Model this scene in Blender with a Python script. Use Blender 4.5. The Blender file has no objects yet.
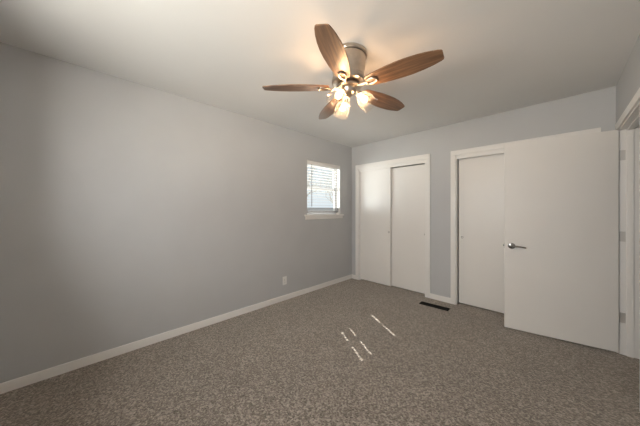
import bpy, bmesh, math, random
from mathutils import Vector, Matrix

C = bpy.context.scene.collection
S = bpy.context.scene
PI = math.pi
R = math.radians

# ------------------------------------------------------------------ camera
cam_d = bpy.data.cameras.new('camera')
cam = bpy.data.objects.new('camera', cam_d)
C.objects.link(cam)
cam.location = (0.0, 0.0, 1.276)
cam.rotation_euler = (R(90), 0, R(45.2))
cam_d.sensor_fit = 'HORIZONTAL'
cam_d.sensor_width = 36
cam_d.lens = 237.7 / 640 * 36
cam_d.shift_y = -3.3 / 640
cam_d.clip_start = 0.02
S.camera = cam

# ------------------------------------------------------------------ world, sun, daylight, exposure
S.view_settings.view_transform = 'Standard'
S.view_settings.look = 'None'
S.view_settings.exposure = 0.20
S.view_settings.gamma = 1
S.view_settings.use_curve_mapping = False

SKY = 0.80
w = bpy.data.worlds.new('sky')
S.world = w
w.use_nodes = True
bg = w.node_tree.nodes['Background']
bg.inputs['Color'].default_value = (0.86, 0.93, 1.0, 1)
bg.inputs['Strength'].default_value = SKY

sun_d = bpy.data.lights.new('sun', 'SUN')
sun_d.energy = 34.0
sun_d.angle = R(0.53)
sun_d.color = (1.0, 0.95, 0.87)
sun = bpy.data.objects.new('sun', sun_d)
C.objects.link(sun)
SUN_DIR = Vector((1.0, -0.55, -1.12)).normalized()
sun.rotation_euler = SUN_DIR.to_track_quat('-Z', 'Y').to_euler()


def area(name, loc, aim, sx, sy, power, col):
    d = bpy.data.lights.new(name, 'AREA')
    d.shape = 'RECTANGLE'
    d.size = sx
    d.size_y = sy
    d.energy = power
    d.color = col
    o = bpy.data.objects.new(name, d)
    C.objects.link(o)
    o.location = loc
    o.rotation_euler = (Vector(aim) - Vector(loc)).to_track_quat('-Z', 'Y').to_euler()
    return o


# daylight of the rear window (behind the camera), standing just outside its pane
area('rear_window_skylight', (-0.95, -1.02, 1.65), (-0.95, 0.5, 1.50), 1.5, 0.85, 65, (1.0, 0.957, 0.918))
# added lamp standing in for sunlit ground, throws warm light up and across
area('rear_bounce_fill', (1.2, -5.0, 0.50), (-0.8, -0.7, 1.62), 2.4, 1.1, 190, (1.0, 0.92, 0.82))
# unseen lamps added beside and below the small window, brightening closets and ceiling
area('side_closet_fill', (-5.6, -1.2, 0.9), (-2.8, 2.83, 1.6), 4.2, 2.8, 500, (0.97, 1.0, 1.0))
area('low_ceiling_fill', (-5.0, 3.0, -0.1), (-2.8, 2.83, 1.6), 4.0, 1.2, 150, (1.0, 1.0, 0.96))
FAN_POWER = 3.1

# ------------------------------------------------------------------ materials


def mat(name, col, rough=0.6, metal=0.0, spec=0.5):
    m = bpy.data.materials.new(name)
    m.use_nodes = True
    b = m.node_tree.nodes['Principled BSDF']
    b.inputs['Base Color'].default_value = (*col, 1)
    b.inputs['Roughness'].default_value = rough
    b.inputs['Metallic'].default_value = metal
    b.inputs['Specular IOR Level'].default_value = spec
    return m


def noise_mat(name, c1, c2, scale, rough=0.6, bump=0.0, bscale=None, lo=0.35, hi=0.65, detail=4, metal=0.0, spec=0.5, bdist=0.002):
    m = mat(name, c1, rough, metal, spec)
    nt = m.node_tree
    b = nt.nodes['Principled BSDF']
    tc = nt.nodes.new('ShaderNodeTexCoord')
    n = nt.nodes.new('ShaderNodeTexNoise')
    n.inputs['Scale'].default_value = scale
    n.inputs['Detail'].default_value = detail
    r = nt.nodes.new('ShaderNodeValToRGB')
    r.color_ramp.elements[0].position = lo
    r.color_ramp.elements[0].color = (*c1, 1)
    r.color_ramp.elements[1].position = hi
    r.color_ramp.elements[1].color = (*c2, 1)
    nt.links.new(tc.outputs['Object'], n.inputs['Vector'])
    nt.links.new(n.outputs['Fac'], r.inputs['Fac'])
    nt.links.new(r.outputs['Color'], b.inputs['Base Color'])
    if bump:
        n2 = nt.nodes.new('ShaderNodeTexNoise')
        n2.inputs['Scale'].default_value = bscale or scale
        n2.inputs['Detail'].default_value = 3
        bp = nt.nodes.new('ShaderNodeBump')
        bp.inputs['Strength'].default_value = bump
        bp.inputs['Distance'].default_value = bdist
        nt.links.new(tc.outputs['Object'], n2.inputs['Vector'])
        nt.links.new(n2.outputs['Fac'], bp.inputs['Height'])
        nt.links.new(bp.outputs['Normal'], b.inputs['Normal'])
    return m


def wood_mat(name):
    m = mat(name, (0.2, 0.1, 0.05), 0.38)
    nt = m.node_tree
    b = nt.nodes['Principled BSDF']
    tc = nt.nodes.new('ShaderNodeTexCoord')
    mp = nt.nodes.new('ShaderNodeMapping')
    mp.inputs['Scale'].default_value = (1.6, 26, 26)
    n = nt.nodes.new('ShaderNodeTexNoise')
    n.inputs['Scale'].default_value = 2.2
    n.inputs['Detail'].default_value = 6
    n.inputs['Distortion'].default_value = 0.6
    r = nt.nodes.new('ShaderNodeValToRGB')
    r.color_ramp.elements[0].position = 0.3
    r.color_ramp.elements[0].color = (0.085, 0.047, 0.028, 1)
    r.color_ramp.elements[1].position = 0.7
    r.color_ramp.elements[1].color = (0.28, 0.155, 0.085, 1)
    nt.links.new(tc.outputs['Object'], mp.inputs['Vector'])
    nt.links.new(mp.outputs['Vector'], n.inputs['Vector'])
    nt.links.new(n.outputs['Fac'], r.inputs['Fac'])
    nt.links.new(r.outputs['Color'], b.inputs['Base Color'])
    return m


def glass_mat(name, tint=(1, 1, 1), gloss=0.12, milk=0.0, rough=0.02):
    """Thin clear glass: passes light straight, with a Fresnel sheen."""
    m = bpy.data.materials.new(name)
    m.use_nodes = True
    nt = m.node_tree
    nt.nodes.clear()
    out = nt.nodes.new('ShaderNodeOutputMaterial')
    tr = nt.nodes.new('ShaderNodeBsdfTransparent')
    tr.inputs['Color'].default_value = (*tint, 1)
    gl = nt.nodes.new('ShaderNodeBsdfGlossy')
    gl.inputs['Roughness'].default_value = rough
    lw = nt.nodes.new('ShaderNodeLayerWeight')
    lw.inputs['Blend'].default_value = gloss
    mx = nt.nodes.new('ShaderNodeMixShader')
    nt.links.new(lw.outputs['Fresnel'], mx.inputs['Fac'])
    nt.links.new(tr.outputs[0], mx.inputs[1])
    nt.links.new(gl.outputs[0], mx.inputs[2])
    last = mx
    if milk:
        tl = nt.nodes.new('ShaderNodeBsdfTranslucent')
        tl.inputs['Color'].default_value = (0.95, 0.93, 0.9, 1)
        m2 = nt.nodes.new('ShaderNodeMixShader')
        m2.inputs['Fac'].default_value = milk
        nt.links.new(mx.outputs[0], m2.inputs[1])
        nt.links.new(tl.outputs[0], m2.inputs[2])
        last = m2
    nt.links.new(last.outputs[0], out.inputs['Surface'])
    return m


def glow_mat(name, col, strength, base=(1, 1, 1)):
    m = mat(name, base, 0.4)
    b = m.node_tree.nodes['Principled BSDF']
    b.inputs['Emission Color'].default_value = (*col, 1)
    b.inputs['Emission Strength'].default_value = strength
    return m


def bulb_mat(name, col, strength):
    """Lit glass envelope: lets the filament's light out and glows."""
    m = bpy.data.materials.new(name)
    m.use_nodes = True
    nt = m.node_tree
    nt.nodes.clear()
    out = nt.nodes.new('ShaderNodeOutputMaterial')
    tr = nt.nodes.new('ShaderNodeBsdfTransparent')
    em = nt.nodes.new('ShaderNodeEmission')
    em.inputs['Color'].default_value = (*col, 1)
    em.inputs['Strength'].default_value = strength
    mx = nt.nodes.new('ShaderNodeAddShader')
    nt.links.new(tr.outputs[0], mx.inputs[0])
    nt.links.new(em.outputs[0], mx.inputs[1])
    nt.links.new(mx.outputs[0], out.inputs['Surface'])
    return m


M_WALL = noise_mat('grey_wall_paint', (0.50, 0.505, 0.513), (0.515, 0.52, 0.528), 3.0, 0.55, 0.08, 160, spec=0.35)
M_CEIL = noise_mat('white_ceiling_paint', (0.77, 0.765, 0.755), (0.785, 0.78, 0.77), 2.0, 0.8, 0.1, 120, spec=0.2)
M_TRIM = noise_mat('white_trim_paint', (0.81, 0.79, 0.765), (0.825, 0.805, 0.78), 5.0, 0.38, 0.03, 40)
M_DOOR = noise_mat('white_door_paint', (0.79, 0.765, 0.735), (0.80, 0.775, 0.745), 4.0, 0.38, 0.05, 60)
M_CARPET = None
M_NICKEL = noise_mat('brushed_nickel', (0.46, 0.41, 0.35), (0.53, 0.47, 0.41), 30, 0.28, metal=1.0)
M_STEEL = mat('satin_nickel', (0.30, 0.285, 0.27), 0.25, 1.0)
M_HINGE = mat('painted_hinge_metal', (0.62, 0.60, 0.57), 0.35, 0.5)
M_WOOD = wood_mat('walnut_blade_wood')
M_PLATE = mat('white_plastic', (0.78, 0.77, 0.75), 0.35)
M_DARK = mat('black_slot', (0.008, 0.008, 0.008), 0.7)
M_VENT = mat('dark_brown_metal', (0.004, 0.0035, 0.003), 0.75, 0.0, 0.15)
M_SLAT = mat('white_blind_vinyl', (0.38, 0.38, 0.385), 0.5)
M_VINYL = mat('white_window_vinyl', (0.74, 0.75, 0.77), 0.4)
M_WAND = mat('grey_wand_plastic', (0.10, 0.10, 0.105), 0.35)
M_CORD = mat('pale_cord', (0.6, 0.6, 0.6), 0.8)
M_PANE = glass_mat('window_glass', (0.97, 0.985, 0.98), 0.08)
M_SHADE = glass_mat('lamp_shade_glass', (0.985, 0.96, 0.93), 0.10, 0.07, 0.14)
M_BULB = bulb_mat('lit_bulb', (1.0, 0.74, 0.45), 3.0)
M_BARK = noise_mat('grey_bark', (0.26, 0.26, 0.265), (0.34, 0.34, 0.345), 20, 0.9)
M_GROUND = noise_mat('dry_winter_lawn', (0.30, 0.27, 0.19), (0.40, 0.36, 0.27), 1.5, 0.95)
M_CLOSET = mat('closet_plaster', (0.5, 0.5, 0.5), 0.8)


def carpet_mat():
    m = mat('taupe_carpet', (0.2, 0.17, 0.14), 0.95, 0, 0.1)
    nt = m.node_tree
    L = nt.links.new
    b = nt.nodes['Principled BSDF']
    tc = nt.nodes.new('ShaderNodeTexCoord')
    vo = nt.nodes.new('ShaderNodeTexVoronoi')
    vo.inputs['Scale'].default_value = 105
    sep = nt.nodes.new('ShaderNodeSeparateColor')
    fn = nt.nodes.new('ShaderNodeTexNoise')
    fn.inputs['Scale'].default_value = 60
    fn.inputs['Detail'].default_value = 3
    fn.inputs['Roughness'].default_value = 0.7
    av = nt.nodes.new('ShaderNodeMix')
    av.inputs['Factor'].default_value = 0.5
    r = nt.nodes.new('ShaderNodeValToRGB')
    e = r.color_ramp.elements
    e[0].position = 0.15
    e[0].color = (0.030, 0.022, 0.016, 1)
    e[1].position = 0.9
    e[1].color = (0.44, 0.38, 0.325, 1)
    k = r.color_ramp.elements.new(0.5)
    k.color = (0.155, 0.130, 0.108, 1)
    big = nt.nodes.new('ShaderNodeTexNoise')
    big.inputs['Scale'].default_value = 2.2
    big.inputs['Detail'].default_value = 3
    mr = nt.nodes.new('ShaderNodeMapRange')
    mr.inputs['From Min'].default_value = 0.3
    mr.inputs['From Max'].default_value = 0.7
    mr.inputs['To Min'].default_value = 0.9
    mr.inputs['To Max'].default_value = 1.1
    mul = nt.nodes.new('ShaderNodeVectorMath')
    mul.operation = 'SCALE'
    L(tc.outputs['Object'], vo.inputs['Vector'])
    L(tc.outputs['Object'], big.inputs['Vector'])
    L(tc.outputs['Object'], fn.inputs['Vector'])
    L(vo.outputs['Color'], sep.inputs['Color'])
    L(sep.outputs['Red'], av.inputs['A'])
    L(fn.outputs['Fac'], av.inputs['B'])
    L(av.outputs['Result'], r.inputs['Fac'])
    L(big.outputs['Fac'], mr.inputs['Value'])
    L(r.outputs['Color'], mul.inputs[0])
    L(mr.outputs['Result'], mul.inputs['Scale'])
    L(mul.outputs['Vector'], b.inputs['Base Color'])
    n2 = nt.nodes.new('ShaderNodeTexNoise')
    n2.inputs['Scale'].default_value = 110
    n2.inputs['Detail'].default_value = 2
    bp = nt.nodes.new('ShaderNodeBump')
    bp.inputs['Strength'].default_value = 0.9
    bp.inputs['Distance'].default_value = 0.008
    L(tc.outputs['Object'], n2.inputs['Vector'])
    L(n2.outputs['Fac'], bp.inputs['Height'])
    L(bp.outputs['Normal'], b.inputs['Normal'])
    b.inputs['Sheen Weight'].default_value = 0.5
    b.inputs['Sheen Tint'].default_value = (1.0, 0.92, 0.84, 1)
    b.inputs['Sheen Roughness'].default_value = 0.6
    return m


M_CARPET = carpet_mat()

# ------------------------------------------------------------------ mesh helpers


def box(bm, lo, hi, M=None):
    vs = []
    for z in (lo[2], hi[2]):
        for y in (lo[1], hi[1]):
            for x in (lo[0], hi[0]):
                v = Vector((x, y, z))
                vs.append(bm.verts.new(M @ v if M else v))
    for f in ((0, 2, 3, 1), (4, 5, 7, 6), (0, 1, 5, 4), (2, 6, 7, 3), (0, 4, 6, 2), (1, 3, 7, 5)):
        bm.faces.new([vs[i] for i in f])


def bevel(bm, w, seg=2):
    bmesh.ops.bevel(bm, geom=[e for e in bm.edges], offset=w, segments=seg, affect='EDGES', profile=0.6, clamp_overlap=True)


def lathe(bm, prof, n=32, M=None, cap0=True, cap1=True):
    rings = []
    for (r, z) in prof:
        ring = []
        for i in range(n):
            a = 2 * PI * i / n
            v = Vector((max(r, 1e-4) * math.cos(a), max(r, 1e-4) * math.sin(a), z))
            ring.append(bm.verts.new(M @ v if M else v))
        rings.append(ring)
    for a, b in zip(rings, rings[1:]):
        for i in range(n):
            bm.faces.new((a[i], a[(i + 1) % n], b[(i + 1) % n], b[i]))
    if cap0:
        bm.faces.new(list(reversed(rings[0])))
    if cap1:
        bm.faces.new(rings[-1])


def tube(bm, pts, r, n=10, closed=False):
    pts = [Vector(p) for p in pts]
    rs = r if isinstance(r, (list, tuple)) else [r] * len(pts)
    rings = []
    N = len(pts)
    up = None
    for i, p in enumerate(pts):
        if closed:
            t = (pts[(i + 1) % N] - pts[i - 1]).normalized()
        else:
            t = (pts[min(i + 1, N - 1)] - pts[max(i - 1, 0)]).normalized()
        if up is None:
            up = Vector((0, 0, 1)) if abs(t.z) < 0.9 else Vector((1, 0, 0))
        u = (up - t * up.dot(t)).normalized()
        v = t.cross(u)
        up = u
        rings.append([bm.verts.new(p + (u * math.cos(2 * PI * k / n) + v * math.sin(2 * PI * k / n)) * rs[i]) for k in range(n)])
    for i in range(N if closed else N - 1):
        a, b = rings[i], rings[(i + 1) % N]
        for k in range(n):
            bm.faces.new((a[k], a[(k + 1) % n], b[(k + 1) % n], b[k]))
    if not closed:
        bm.faces.new(list(reversed(rings[0])))
        bm.faces.new(rings[-1])


def obj(name, bm, m, parent=None, smooth=False, loc=None, rot=None, angle=35):
    bmesh.ops.recalc_face_normals(bm, faces=bm.faces)
    me = bpy.data.meshes.new(name)
    bm.to_mesh(me)
    bm.free()
    me.materials.append(m)
    o = bpy.data.objects.new(name, me)
    C.objects.link(o)
    if smooth:
        for p in me.polygons:
            p.use_smooth = True
        me.set_sharp_from_angle(angle=R(angle))
    if parent:
        o.parent = parent
    if loc is not None:
        o.location = loc
    if rot is not None:
        o.rotation_euler = rot
    return o


def empty(name, loc=(0, 0, 0), rot=(0, 0, 0), parent=None):
    o = bpy.data.objects.new(name, None)
    o.empty_display_size = 0.1
    C.objects.link(o)
    o.location = loc
    o.rotation_euler = rot
    if parent:
        o.parent = parent
    return o


def tag(o, label, cat=None, group=None, kind=None):
    o['label'] = label
    if cat:
        o['category'] = cat
    if group:
        o['group'] = group
    if kind:
        o['kind'] = kind
    return o


def struct(o, label=None):
    o['kind'] = 'structure'
    if label:
        o['label'] = label
    return o


def boxes(name, lst, m, parent=None, bev=0, **k):
    bm = bmesh.new()
    for lo, hi in lst:
        if bev:
            b2 = bmesh.new()
            box(b2, lo, hi)
            bevel(b2, bev)
            tmp = bpy.data.meshes.new('tmp')
            b2.to_mesh(tmp)
            b2.free()
            bm.from_mesh(tmp)
            bpy.data.meshes.remove(tmp)
        else:
            box(bm, lo, hi)
    return obj(name, bm, m, parent, **k)


def holed(a0, a1, z0, z1, holes):
    """Split the rectangle (a0..a1, z0..z1) into boxes around the holes (h0,h1,hz0,hz1), sorted along a."""
    out = []
    x = a0
    for (h0, h1, hz0, hz1) in sorted(holes):
        if h0 > x:
            out.append((x, h0, z0, z1))
        if hz0 > z0:
            out.append((h0, h1, z0, hz0))
        if hz1 < z1:
            out.append((h0, h1, hz1, z1))
        x = h1
    if x < a1:
        out.append((x, a1, z0, z1))
    return out


# ------------------------------------------------------------------ the room
XL, XR, YF, YB, H = -2.736, 0.374, 3.550, -0.710, 2.440
TW = 0.14
HX = 1.50      # far side of the hall beyond the entry door
CY = 4.25      # back of the closets
# openings
WIN = (2.435, 3.218, 1.185, 2.050)      # left window (y0,y1,z0,z1)
RW = (-1.70, -0.20, 1.212, 2.05)         # rear window (x0,x1,z0,z1)
C1 = (-2.570, -1.380, 0.0, 2.020)       # closet by the window
C2 = (-0.985, 0.225, 0.0, 2.010)        # closet behind the entry door
DR = (2.500, 3.378, 0.0, 1.992)         # entry opening in the right wall

struct(boxes('floor', [((XL - TW, YB - TW, -0.10), (HX + 0.1, CY + 0.1, 0.0))], M_CARPET), 'speckled taupe carpet covering the bedroom floor')
struct(boxes('ceiling', [((XL - TW, YB - TW, H), (HX + 0.1, CY + 0.1, H + 0.12))], M_CEIL), 'flat white painted ceiling above the fan')
struct(boxes('wall_left', [((XL - TW, a, z), (XL, b, zz)) for a, b, z, zz in holed(YB - TW, CY + 0.1, 0, H, [WIN])], M_WALL), 'long grey painted wall with the small window')
struct(boxes('wall_far', [((a, YF, z), (b, YF + 0.12, zz)) for a, b, z, zz in holed(XL, XR + 0.12, 0, H, [C1, C2])], M_WALL), 'grey painted wall with the two sliding door closets')
struct(boxes('wall_right', [((XR, a, z), (XR + 0.12, b, zz)) for a, b, z, zz in holed(YB, YF, 0, H, [DR])], M_WALL), 'grey painted wall with the entry doorway')
struct(boxes('wall_rear', [((a, YB - TW, z), (b, YB, zz)) for a, b, z, zz in holed(XL, XR + 0.12, 0, H, [RW])], M_WALL), 'grey wall behind the camera with a wide window')
struct(boxes('wall_closet', [((XL, CY, 0), (HX + 0.1, CY + 0.1, H)), ((-1.2, YF + 0.12, 0), (-1.1, CY, H)), ((XR, YF + 0.12, 0), (XR + 0.12, CY, H))], M_CLOSET), 'plain plaster inside the closets')
struct(boxes('wall_hall', [((HX, YB - TW, 0), (HX + 0.1, CY, H)), ((XR + 0.12, 0.9, 0), (HX, 1.0, H)), ((XR + 0.12, CY, 0), (HX + 0.1, CY + 0.1, H))], M_WALL), 'plain grey hall wall beyond the doorway')

BH, BT = 0.072, 0.013


def baseboard(name, lo, hi, label):
    bm = bmesh.new()
    box(bm, lo, hi)
    es = [e for e in bm.edges if all(abs(v.co.z - hi[2]) < 1e-5 for v in e.verts)]
    bmesh.ops.bevel(bm, geom=es, offset=0.006, segments=3, affect='EDGES', profile=0.6)
    return struct(obj(name, bm, M_TRIM, smooth=True), label)


baseboard('baseboard_left', (XL, YB, 0), (XL + BT, YF, BH), 'white baseboard along the long grey wall')
baseboard('baseboard_corner', (XL + BT, YF - BT, 0), (C1[0] - 0.067, YF, BH), 'short white baseboard in the corner beside the window closet')
baseboard('baseboard_far', (C1[1] + 0.067, YF - BT, 0), (C2[0] - 0.058, YF, BH), 'short white baseboard between the two closets')
baseboard('baseboard_end', (C2[1] + 0.058, YF - BT, 0), (XR, YF, BH), 'short white baseboard behind the open entry door')
baseboard('baseboard_rear', (XL + BT, YB, 0), (XR, YB + BT, BH), 'white baseboard behind the camera')
baseboard('baseboard_right', (XR - BT, YB + BT, 0), (XR, DR[0] - 0.058, BH), 'white baseboard beside the entry doorway')


# ---- casings: trims round the closets and the doorway
def casing_far(name, op, wl, label, top):
    """Flat casing on the far wall round an opening, with jamb lining and a head fascia hiding the track."""
    t = empty(name)
    x0, x1, _, z1 = op
    ct = 0.017
    boxes('side_casing', [((x0 - wl, YF - ct, 0), (x0 + 0.003, YF, z1))], M_TRIM, t, bev=0.004, smooth=True)
    boxes('side_casing', [((x1 - 0.003, YF - ct, 0), (x1 + wl, YF, z1))], M_TRIM, t, bev=0.004, smooth=True)
    boxes('head_casing', [((x0 - wl, YF - ct, z1 - 0.003), (x1 + wl, YF, top))], M_TRIM, t, bev=0.004, smooth=True)
    boxes('jamb_lining', [((x0, YF - 0.002, 0), (x0 + 0.012, YF + 0.12, z1)), ((x1 - 0.012, YF - 0.002, 0), (x1, YF + 0.12, z1)),
                          ((x0 + 0.012, YF - 0.002, z1 - 0.012), (x1 - 0.012, YF + 0.12, z1))], M_TRIM, t)
    boxes('track_fascia', [((x0 + 0.012, YF + 0.004, z1 - 0.055), (x1 - 0.012, YF + 0.018, z1 - 0.012))], M_TRIM, t)
    boxes('sliding_track', [((x0 + 0.012, YF + 0.020, z1 - 0.030), (x1 - 0.012, YF + 0.112, z1 - 0.012))], M_STEEL, t)
    return struct(t, label)


casing_far('trim_1', C1, 0.067, 'white casing round the closet beside the window', 2.087)
casing_far('trim_2', C2, 0.058, 'white casing round the closet behind the entry door', 2.070)


# ---- sliding closet doors (each panel with its round finger pull)
def slider(name, x0, x1, y0, z1, pull_x, label):
    t = boxes(name, [((x0, y0, 0.018), (x1, y0 + 0.032, z1))], M_DOOR, bev=0.002)
    struct(t, label)
    M = Matrix.Translation((pull_x, y0, 0.905)) @ Matrix.Rotation(R(90), 4, 'X')
    bm = bmesh.new()
    lathe(bm, [(0.006, -0.004), (0.0095, -0.003), (0.0105, 0.0015), (0.013, 0.0028), (0.0145, 0.0012), (0.0145, -0.002)], 24, M)
    obj('finger_pull', bm, M_STEEL, t, smooth=True)
    return t


FY, RY = YF + 0.024, YF + 0.066     # front and rear tracks
slider('door_2', C1[0] + 0.013, -1.955, FY, C1[3] - 0.034, -1.985, 'white sliding closet door nearest the window, front panel')
slider('door_3', -1.985, C1[1] - 0.013, RY, C1[3] - 0.062, -1.412, 'white sliding closet door set back right of the front panel')
slider('door_4', C2[0] + 0.022, -0.365, RY, C2[3] - 0.045, C2[0] + 0.062, 'white sliding closet door partly behind the open entry door')
slider('door_5', -0.395, C2[1] - 0.013, FY, C2[3] - 0.034, C2[1] - 0.05, 'white sliding closet door fully behind the entry door')

# ---- entry doorway in the right wall
t = empty('trim_3')
ct, cw = 0.017, 0.058
boxes('side_casing', [((XR - ct, DR[1] - 0.004, 0), (XR, DR[1] + cw, DR[3] + 0.001))], M_TRIM, t, bev=0.004, smooth=True)
boxes('side_casing', [((XR - ct, DR[0] - cw, 0), (XR, DR[0] - 0.005, DR[3] + 0.001))], M_TRIM, t, bev=0.004, smooth=True)
boxes('head_casing', [((XR - ct, DR[0] - cw, DR[3] - 0.003), (XR, DR[1] + cw, DR[3] + 0.058))], M_TRIM, t, bev=0.004, smooth=True)
JX0, JX1 = XR - 0.001, XR + 0.135
boxes('jamb', [((JX0, DR[1] - 0.014, 0), (JX1, DR[1], DR[3]))], M_TRIM, t, bev=0.0015)
boxes('jamb', [((JX0, DR[0] - 0.006, 0), (JX1, DR[0] + 0.014, DR[3]))], M_TRIM, t, bev=0.0015)
boxes('head_jamb', [((JX0, DR[0] + 0.014, DR[3] - 0.014), (JX1, DR[1] - 0.014, DR[3]))], M_TRIM, t, bev=0.0015)
SX0, SX1 = XR + 0.040, XR + 0.078
boxes('door_stop', [((SX0, DR[1] - 0.025, 0), (SX1, DR[1] - 0.014, DR[3] - 0.014)),
                    ((SX0, DR[0] + 0.014, 0), (SX1, DR[0] + 0.025, DR[3] - 0.014)),
                    ((SX0, DR[0] + 0.014, DR[3] - 0.025), (SX1, DR[1] - 0.014, DR[3] - 0.014))], M_TRIM, t, bev=0.002)
struct(t, 'white casing and jamb round the entry doorway')

# ---- entry door: flat slab swung into the room, hinge at the right wall
# local frame: +X from the hinge edge to the free edge, -Y towards the camera side
DL = 0.800
P_h = Vector((0.366, 3.376, 0.0))
ang = math.atan2(3.204 - 3.341, -0.418 - 0.371)
door = empty('door_1', P_h, (0, 0, ang))
struct(door, 'white flat entry door standing open with a lever handle')
# in this frame the visible (camera-facing) side is +Y
boxes('door_leaf', [((0.003, 0.0, 0.018), (DL, 0.035, 1.982))], M_DOOR, door, bev=0.0018)


def lever(side):
    h = empty('lever_handle', (DL - 0.061, 0.035 if side > 0 else 0.0, 0.893), (0, 0, 0), door)
    s = side
    M = Matrix.Rotation(R(-90 * s), 4, 'X')
    bm = bmesh.new()
    lathe(bm, [(0.030, 0.0), (0.0315, 0.002), (0.0315, 0.006), (0.028, 0.010), (0.016, 0.012), (0.011, 0.014), (0.011, 0.036), (0.0125, 0.038), (0.0125, 0.050), (0.009, 0.053)], 32, M)
    obj('rose', bm, M_STEEL, h, smooth=True)
    bm = bmesh.new()
    y = 0.044 * s
    tube(bm, [(0.004, y, 0), (-0.02, y, 0.001), (-0.045, y * 1.02, 0.002), (-0.075, y * 1.0, -0.001), (-0.1, y * 0.93, -0.006), (-0.112, y * 0.88, -0.009)],
         [0.0105, 0.0095, 0.0085, 0.0078, 0.007, 0.0055], 12)
    obj('lever', bm, M_STEEL, h, smooth=True)


lever(1)
lever(-1)
boxes('latch_plate', [((DL - 0.0006, 0.005, 0.865), (DL + 0.0012, 0.030, 0.921))], M_STEEL, door)
boxes('latch_bolt', [((DL + 0.0010, 0.011, 0.886), (DL + 0.0105, 0.024, 0.900))], M_STEEL, door, bev=0.001)
for zc in (1.755, 1.040, 0.325):
    bm = bmesh.new()
    # knuckle on the pin, one leaf on the jamb face, one on the door's hinge edge
    for k in range(5):
        z0 = zc - 0.044 + k * 0.0178
        lathe(bm, [(0.0055, z0), (0.0062, z0 + 0.001), (0.0062, z0 + 0.0158), (0.0055, z0 + 0.0168)], 14)
    box(bm, (0.0005, 0.002, zc - 0.044), (0.0028, 0.032, zc + 0.044))
    hg = obj('hinge', bm, M_HINGE, door, smooth=True)
    # leaf fixed to the jamb (the wall side) - modelled with the doorway trim
    boxes('hinge_leaf', [((XR + 0.002, DR[1] - 0.0165, zc - 0.044), (XR + 0.034, DR[1] - 0.0138, zc + 0.044))], M_HINGE, t)

# ------------------------------------------------------------------ left window
y0, y1, z0, z1 = WIN
win = empty('window_1', (XL, (y0 + y1) / 2, z0))
struct(win, 'small white framed window in the long grey wall')
wy, wz = (y0 + y1) / 2, z0


def wbox(name, lst, m, bev=0.0, parent=None):
    return boxes(name, [((a[0] - XL, a[1] - wy, a[2] - wz), (b[0] - XL, b[1] - wy, b[2] - wz)) for a, b in lst], m, parent or win, bev=bev)


FX0, FX1 = XL - 0.135, XL - 0.085      # vinyl frame depth
fw = 0.025
wbox('window_frame', [((FX0, y0, z0), (FX1, y0 + fw, z1)), ((FX0, y1 - fw, z0), (FX1, y1, z1)),
                      ((FX0, y0 + fw, z0), (FX1, y1 - fw, z0 + 0.045)), ((FX0, y0 + fw, z1 - fw), (FX1, y1 - fw, z1))], M_VINYL)
zm = 1.625
sf = 0.022
for nm, za, zb, xo in (('lower_sash', z0 + 0.045, zm + 0.02, 0.0), ('upper_sash', zm - 0.02, z1 - fw, -0.018)):
    xa, xb = FX0 + 0.022 + xo, FX0 + 0.040 + xo
    ya, yb = y0 + fw, y1 - fw
    s = wbox(nm, [((xa, ya, za), (xb, ya + sf, zb)), ((xa, yb - sf, za), (xb, yb, zb)),
                  ((xa, ya + sf, za), (xb, yb - sf, za + sf + 0.008)), ((xa, ya + sf, zb - sf - 0.008), (xb, yb - sf, zb))], M_VINYL)
    wbox('pane', [((xa + 0.007, ya + sf, za + sf), (xa + 0.010, yb - sf, zb - sf))], M_PANE, parent=s)
# sill board with nose, apron under it, thin head and reveal linings
wbox('window_sill', [((FX1 - 0.002, y0 + 0.001, z0 - 0.004), (XL + 0.001, y1 - 0.001, z0 + 0.012)), ((XL, y0 - 0.05, z0 - 0.014), (XL + 0.028, y1 + 0.075, z0 + 0.012))], M_TRIM, bev=0.003)
wbox('apron', [((XL, y0 - 0.035, z0 - 0.062), (XL + 0.012, y1 + 0.06, z0 - 0.014))], M_TRIM, bev=0.003)
wbox('reveal_lining', [((FX1 - 0.001, y0, z0 + 0.012), (XL - 0.001, y0 + 0.004, z1)), ((FX1 - 0.001, y1 - 0.004, z0 + 0.012), (XL - 0.001, y1, z1)),
                       ((FX1 - 0.001, y0 + 0.004, z1 - 0.004), (XL - 0.001, y1 - 0.004, z1))], M_TRIM)

# ---- the blind hanging in it
BX = XL - 0.046          # slat centre line
by0, by1 = y0 + 0.010, y1 - 0.024
bl = empty('window_blind', (BX, wy, z1 - 0.004))
tag(bl, 'white horizontal slat blind lowered in the small window', 'blind')


def bbox(name, lst, m, bev=0.0, smooth=False):
    return boxes(name, [((a[0] - BX, a[1] - wy, a[2] - z1 + 0.004), (b[0] - BX, b[1] - wy, b[2] - z1 + 0.004)) for a, b in lst], m, bl, bev=bev, smooth=smooth)


bbox('head_rail', [((BX - 0.022, by0, z1 - 0.046), (BX + 0.022, by1 + 0.01, z1 - 0.006))], M_SLAT)
bbox('valance', [((BX + 0.030, y0 + 0.006, z1 - 0.062), (BX + 0.040, y1 - 0.006, z1 - 0.006))], M_TRIM, bev=0.003, smooth=True)
slat_z = [z1 - 0.088 - 0.044 * k for k in range(15)]
HOLES = ((2.560, 0.018), (2.684, 0.009), (3.122, 0.016))   # cord slots, the narrow one added for a dim sun strip: centre, half width *2
hw_x = 0.0165
bm = bmesh.new()
d2, th = 0.025, 0.0036


def slat_piece(bm, ya, yb, xa, xb, z, t0=th):
    box(bm, (xa - 0, ya - wy, z - t0 / 2 - z1 + 0.004), (xb, yb - wy, z + t0 / 2 - z1 + 0.004))


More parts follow.
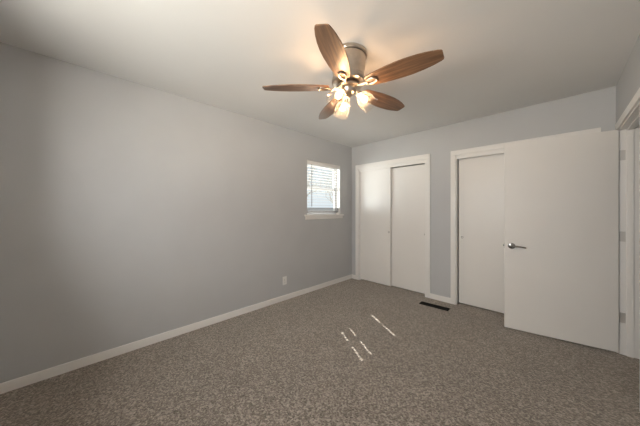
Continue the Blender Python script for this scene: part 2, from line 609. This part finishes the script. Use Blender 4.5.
for z in slat_z:
    if 1.34 < z < 1.80:  # slots cut only in slats chosen to set the sun strips' length
        y = by0
        for hc, hwid in sorted(HOLES):
            a, b = hc - hwid / 2, hc + hwid / 2
            slat_piece(bm, y, a, -d2, d2, z)
            slat_piece(bm, a, b, -d2, -hw_x, z)
            slat_piece(bm, a, b, hw_x, d2, z)
            y = b
        slat_piece(bm, y, by1, -d2, d2, z)
    else:
        slat_piece(bm, by0, by1, -d2, d2, z)
obj('slats', bm, M_SLAT, bl)
zb = slat_z[-1] - 0.036
bm = bmesh.new()
zz = z0 + 0.068
while zz < zb:
    slat_piece(bm, by0, by1, -d2, d2, zz, 0.0030)
    zz += 0.0042
obj('stacked_slats', bm, M_SLAT, bl)
bbox('bottom_rail', [((BX - 0.025, by0, z0 + 0.043), (BX + 0.025, by1, z0 + 0.065))], M_SLAT, bev=0.003)
for yc in (2.575, 3.130):
    bm = bmesh.new()
    for sx in (-1, 1):
        tube(bm, [(sx * 0.0262, yc + 0.011 - wy, -0.05), (sx * 0.0262, yc + 0.011 - wy, z0 + 0.06 - z1 + 0.004)], 0.0010, 6)
    obj('ladder_cord', bm, M_CORD, bl)
wd = bmesh.new()
tube(wd, [(0.034, 2.545 - wy, -0.045), (0.036, 2.545 - wy, -0.09), (0.036, 2.545 - wy, -0.72)], 0.0050, 8)
obj('tilt_wand', wd, M_WAND, bl, smooth=True)

# ---- rear window, behind the camera (source of the main daylight)
x0, x1, rz0, rz1 = RW
rw = empty('window_2', ((x0 + x1) / 2, YB, rz0))
struct(rw, 'wide white framed window behind the camera')
rb = lambda a, b: ((a[0] - (x0 + x1) / 2, a[1] - YB, a[2] - rz0), (b[0] - (x0 + x1) / 2, b[1] - YB, b[2] - rz0))
ya, yb = YB - 0.13, YB - 0.08
boxes('window_frame', [rb((x0, ya, rz0), (x0 + 0.045, yb, rz1)), rb((x1 - 0.045, ya, rz0), (x1, yb, rz1)), rb((x0 + 0.045, ya, rz0), (x1 - 0.045, yb, rz0 + 0.045)),
                       rb((x0 + 0.045, ya, rz1 - 0.045), (x1 - 0.045, yb, rz1)), rb(((x0 + x1) / 2 - 0.025, ya, rz0 + 0.045), ((x0 + x1) / 2 + 0.025, yb, rz1 - 0.045))], M_VINYL, rw)
boxes('pane', [rb((x0 + 0.045, ya + 0.02, rz0 + 0.045), ((x0 + x1) / 2 - 0.025, ya + 0.024, rz1 - 0.045)), rb(((x0 + x1) / 2 + 0.025, ya + 0.02, rz0 + 0.045), (x1 - 0.045, ya + 0.024, rz1 - 0.045))], M_PANE, rw)
boxes('window_sill', [rb((x0 - 0.03, YB - 0.08, rz0 - 0.02), (x1 + 0.03, YB + 0.03, rz0 + 0.002))], M_TRIM, rw)

# ------------------------------------------------------------------ ceiling fan
AX, AY = -1.119, 1.413
ZB = 2.195 - H      # blade plane, relative to the ceiling
fan = empty('ceiling_fan', (AX, AY, H))
tag(fan, 'brushed nickel ceiling fan with five brown wooden blades and three lit glass lamps', 'ceiling fan')
bm = bmesh.new()
lathe(bm, [(0.10, 0.0), (0.137, 0.0), (0.140, -0.006), (0.140, -0.020), (0.136, -0.027), (0.128, -0.030), (0.10, -0.030)], 48)
obj('ceiling_plate', bm, M_NICKEL, fan, smooth=True)
bm = bmesh.new()
lathe(bm, [(0.09, -0.030), (0.127, -0.030), (0.126, -0.06), (0.121, -0.12), (0.114, -0.155), (0.116, -0.160), (0.116, -0.170), (0.112, -0.176),
           (0.122, -0.182), (0.126, -0.190), (0.126, -0.206), (0.120, -0.216), (0.100, -0.222), (0.06, -0.224)], 48)
obj('motor_housing', bm, M_NICKEL, fan, smooth=True)
bm = bmesh.new()
lathe(bm, [(0.05, -0.224), (0.068, -0.226), (0.072, -0.232), (0.088, -0.236), (0.092, -0.242), (0.092, -0.250), (0.086, -0.256), (0.060, -0.260),
           (0.054, -0.268), (0.050, -0.292), (0.040, -0.302), (0.026, -0.308), (0.010, -0.318), (0.0, -0.320)], 40)
obj('light_fitter', bm, M_NICKEL, fan, smooth=True)

# blade outline (root -> tip), local +X outward
half = [(0.150, 0.030), (0.157, 0.043), (0.185, 0.052), (0.24, 0.062), (0.31, 0.071), (0.39, 0.0765), (0.46, 0.0765), (0.53, 0.070), (0.59, 0.059), (0.640, 0.045), (0.655, 0.038), (0.660, 0.028)]


def make_blade():
    bm = bmesh.new()
    out = half + [(x, -y) for x, y in reversed(half)]
    lo = [bm.verts.new((x, y, -0.0035)) for x, y in out]
    hi = [bm.verts.new((x, y, 0.0035)) for x, y in out]
    n = len(out)
    bm.faces.new(list(reversed(lo)))
    bm.faces.new(hi)
    for i in range(n):
        bm.faces.new((lo[i], lo[(i + 1) % n], hi[(i + 1) % n], hi[i]))
    bl_ = obj('blade', bm, M_WOOD)
    bm = bmesh.new()
    # curved arm from the motor to the blade, ending in an open oval loop under the blade
    tube(bm, [(0.070, 0, -0.004), (0.10, 0, -0.010), (0.125, 0, -0.013), (0.148, 0, -0.0115)], [0.013, 0.012, 0.010, 0.009], 10)
    cx, rx, ry = 0.188, 0.042, 0.026
    tube(bm, [(cx + rx * math.cos(2 * PI * k / 28), ry * math.sin(2 * PI * k / 28), -0.0095) for k in range(28)], 0.0062, 10, closed=True)
    for sx, sy in ((0.150, 0.0), (0.215, 0.019), (0.215, -0.019)):
        lathe(bm, [(0.005, -0.0155), (0.0062, -0.013), (0.0062, -0.0030)], 12, Matrix.Translation((sx, sy, 0)))
    br = obj('blade_bracket', bm, M_NICKEL, bl_, smooth=True)
    return bl_, br


b0, br0 = make_blade()
for k in range(5):
    a = R(224.4 + 72 * k)
    if k == 0:
        b, br = b0, br0
    else:
        b = b0.copy()
        C.objects.link(b)
        br = br0.copy()
        C.objects.link(br)
        br.parent = b
    b.parent = fan
    b.location = (0, 0, ZB)
    b.rotation_euler = (R(-11), 0, a)
    b.scale = (0.975, 1, 1)

# three lamp arms, each with a tulip glass shade and a lit bulb
for cam_ang in (106, 226, 346):
    a = R(cam_ang + 45.2)
    arm = empty('lamp_arm', (0, 0, 0), (0, 0, a), fan)
    bm = bmesh.new()
    tube(bm, [(0.030, 0, -0.284), (0.048, 0, -0.276), (0.062, 0, -0.280), (0.074, 0, -0.296)], 0.0075, 10)
    tilt = R(42)                       # shade axis: outward and down
    ax = Vector((math.sin(tilt), 0, -math.cos(tilt)))
    q = ax.to_track_quat('Z', 'Y').to_matrix().to_4x4()
    base = Vector((0.070, 0, -0.292))
    M = Matrix.Translation(base) @ q
    lathe(bm, [(0.010, -0.006), (0.020, -0.002), (0.023, 0.006), (0.023, 0.024), (0.020, 0.026)], 24, M)
    obj('socket_cup', bm, M_NICKEL, arm, smooth=True)
    bm = bmesh.new()
    prof = [(0.021, 0.020), (0.030, 0.028), (0.043, 0.045), (0.050, 0.065), (0.052, 0.085), (0.050, 0.105), (0.051, 0.120), (0.056, 0.130)]
    prof = [(r_ * 1.12, 0.020 + (z_ - 0.020) * 1.14) for r_, z_ in prof]
    lathe(bm, prof, 36, M, cap0=False, cap1=False)
    sh = obj('lamp_shade', bm, M_SHADE, arm, smooth=True, angle=80)
    bm = bmesh.new()
    lathe(bm, [(0.008, 0.026), (0.012, 0.036), (0.020, 0.054), (0.0245, 0.070), (0.022, 0.084), (0.012, 0.094), (0.0, 0.096)], 24, M)
    bu = obj('bulb', bm, M_BULB, arm, smooth=True, angle=80)
    bu.visible_shadow = True
    p = bpy.data.lights.new('bulb_light', 'POINT')
    p.energy = FAN_POWER
    p.color = (1.0, 0.60, 0.31)
    p.shadow_soft_size = 0.026
    po = bpy.data.objects.new('bulb_light', p)
    C.objects.link(po)
    po.parent = arm
    po.location = base + ax * 0.070

bm = bmesh.new()
pts = [(0.012 + 0.0, -0.01, -0.310 - 0.0063 * k) for k in range(12)]
for p_ in pts:
    bmesh.ops.create_icosphere(bm, subdivisions=1, radius=0.0022, matrix=Matrix.Translation(p_))
ch = obj('pull_chain', bm, M_NICKEL, fan, smooth=True)
bm = bmesh.new()
lathe(bm, [(0.002, 0.014), (0.006, 0.011), (0.0095, 0.002), (0.0085, -0.007), (0.0, -0.012)], 16, Matrix.Translation((0.012, -0.01, -0.394)))
obj('chain_knob', bm, M_PLATE, ch, smooth=True)

# ------------------------------------------------------------------ outlet on the left wall
ol = empty('wall_outlet', (XL, 2.010, 0.275))
tag(ol, 'white duplex power outlet low on the long grey wall', 'outlet')
boxes('cover_plate', [((0.0, -0.035, -0.058), (0.006, 0.035, 0.058))], M_PLATE, ol, bev=0.003, smooth=True)
for dz in (-0.0205, 0.0205):
    so = boxes('socket', [((0.0055, -0.0165, dz - 0.0145), (0.0075, 0.0165, dz + 0.0145))], M_PLATE, ol, bev=0.0009)
    boxes('slot', [((0.0070, -0.008, dz - 0.002), (0.0078, -0.0055, dz + 0.008)), ((0.0070, 0.0055, dz - 0.002), (0.0078, 0.008, dz + 0.007)),
                   ((0.0070, -0.0025, dz - 0.011), (0.0078, 0.0025, dz - 0.006))], M_DARK, so)
bm = bmesh.new()
lathe(bm, [(0.0034, 0.005), (0.0034, 0.0068), (0.002, 0.0076)], 12, Matrix.Rotation(R(90), 4, 'Y'))
obj('screw', bm, M_STEEL, ol)

# ------------------------------------------------------------------ floor vent
fv = empty('floor_vent', (-1.166, 3.285, 0.0), (0, 0, R(3)))
tag(fv, 'dark metal floor vent set in the carpet before the closets', 'vent')
hl, hw = 0.178, 0.050
boxes('vent_frame', [((-hl, -hw, -0.001), (hl, -hw + 0.014, 0.006)), ((-hl, hw - 0.014, -0.001), (hl, hw, 0.006)),
                     ((-hl, -hw + 0.014, -0.001), (-hl + 0.016, hw - 0.014, 0.006)), ((hl - 0.016, -hw + 0.014, -0.001), (hl, hw - 0.014, 0.006))], M_VENT, fv)
lst = []
for k in range(26):
    x = -hl + 0.022 + k * 0.0124
    lst.append(((x, -hw + 0.014, 0.001), (x + 0.004, hw - 0.014, 0.0048)))
lst.append(((-hl + 0.016, -0.003, 0.0012), (hl - 0.016, 0.003, 0.0052)))
boxes('louvres', lst, M_VENT, fv)
boxes('duct_opening', [((-hl + 0.012, -hw + 0.012, 0.0002), (hl - 0.012, hw - 0.012, 0.0008))], M_DARK, fv)

# ------------------------------------------------------------------ outside
struct(boxes('ground', [((-40, -40, -0.62), (40, 40, -0.5))], M_GROUND), 'dry winter lawn around the house')

random.seed(11)


def branch(bm, p, d, L, r, depth):
    pts = [p.copy()]
    q = p.copy()
    dd = d.copy()
    n = 4
    for i in range(n):
        dd = (dd + Vector((random.uniform(-.16, .16), random.uniform(-.16, .16), random.uniform(-.06, .14)))).normalized()
        q = q + dd * L / n
        pts.append(q.copy())
    tube(bm, pts, [r * (1 - 0.45 * i / n) for i in range(n + 1)], 5 if depth < 3 else 4)
    if depth <= 0:
        return
    for k in range(3 if depth > 1 else 4):
        i = random.choice([2, 3, 4, 4])
        ax_ = dd.orthogonal().normalized()
        ax_.rotate(Matrix.Rotation(random.uniform(0, 2 * PI), 3, dd))
        nd = dd.copy()
        nd.rotate(Matrix.Rotation(R(random.uniform(22, 52)), 3, ax_))
        branch(bm, pts[i], nd, L * random.uniform(.58, .8), r * 0.52, depth - 1)


for i, (tx, ty, lab) in enumerate(((-13.0, 10.4, 'bare branching tree seen through the left half of the window'), (-12.5, 15.0, 'bare branching tree seen through the right half of the window'))):
    tr = empty('bare_tree', (tx, ty, -0.5))
    tag(tr, lab, 'tree')
    bm = bmesh.new()
    tube(bm, [(0, 0, 0), (0.03, 0.02, 0.8), (0.0, 0.06, 1.7)], [0.17, 0.14, 0.12], 9)
    obj('trunk', bm, M_BARK, tr, smooth=True)
    bm = bmesh.new()
    for k in range(6):
        a_ = k * 2 * PI / 6 + random.uniform(-.3, .3)
        branch(bm, Vector((0, 0.06, 1.6)), Vector((math.cos(a_) * .7, math.sin(a_) * .7, random.uniform(.5, 1.1))).normalized(), 1.7, 0.06, 4)
    obj('branches', bm, M_BARK, tr)
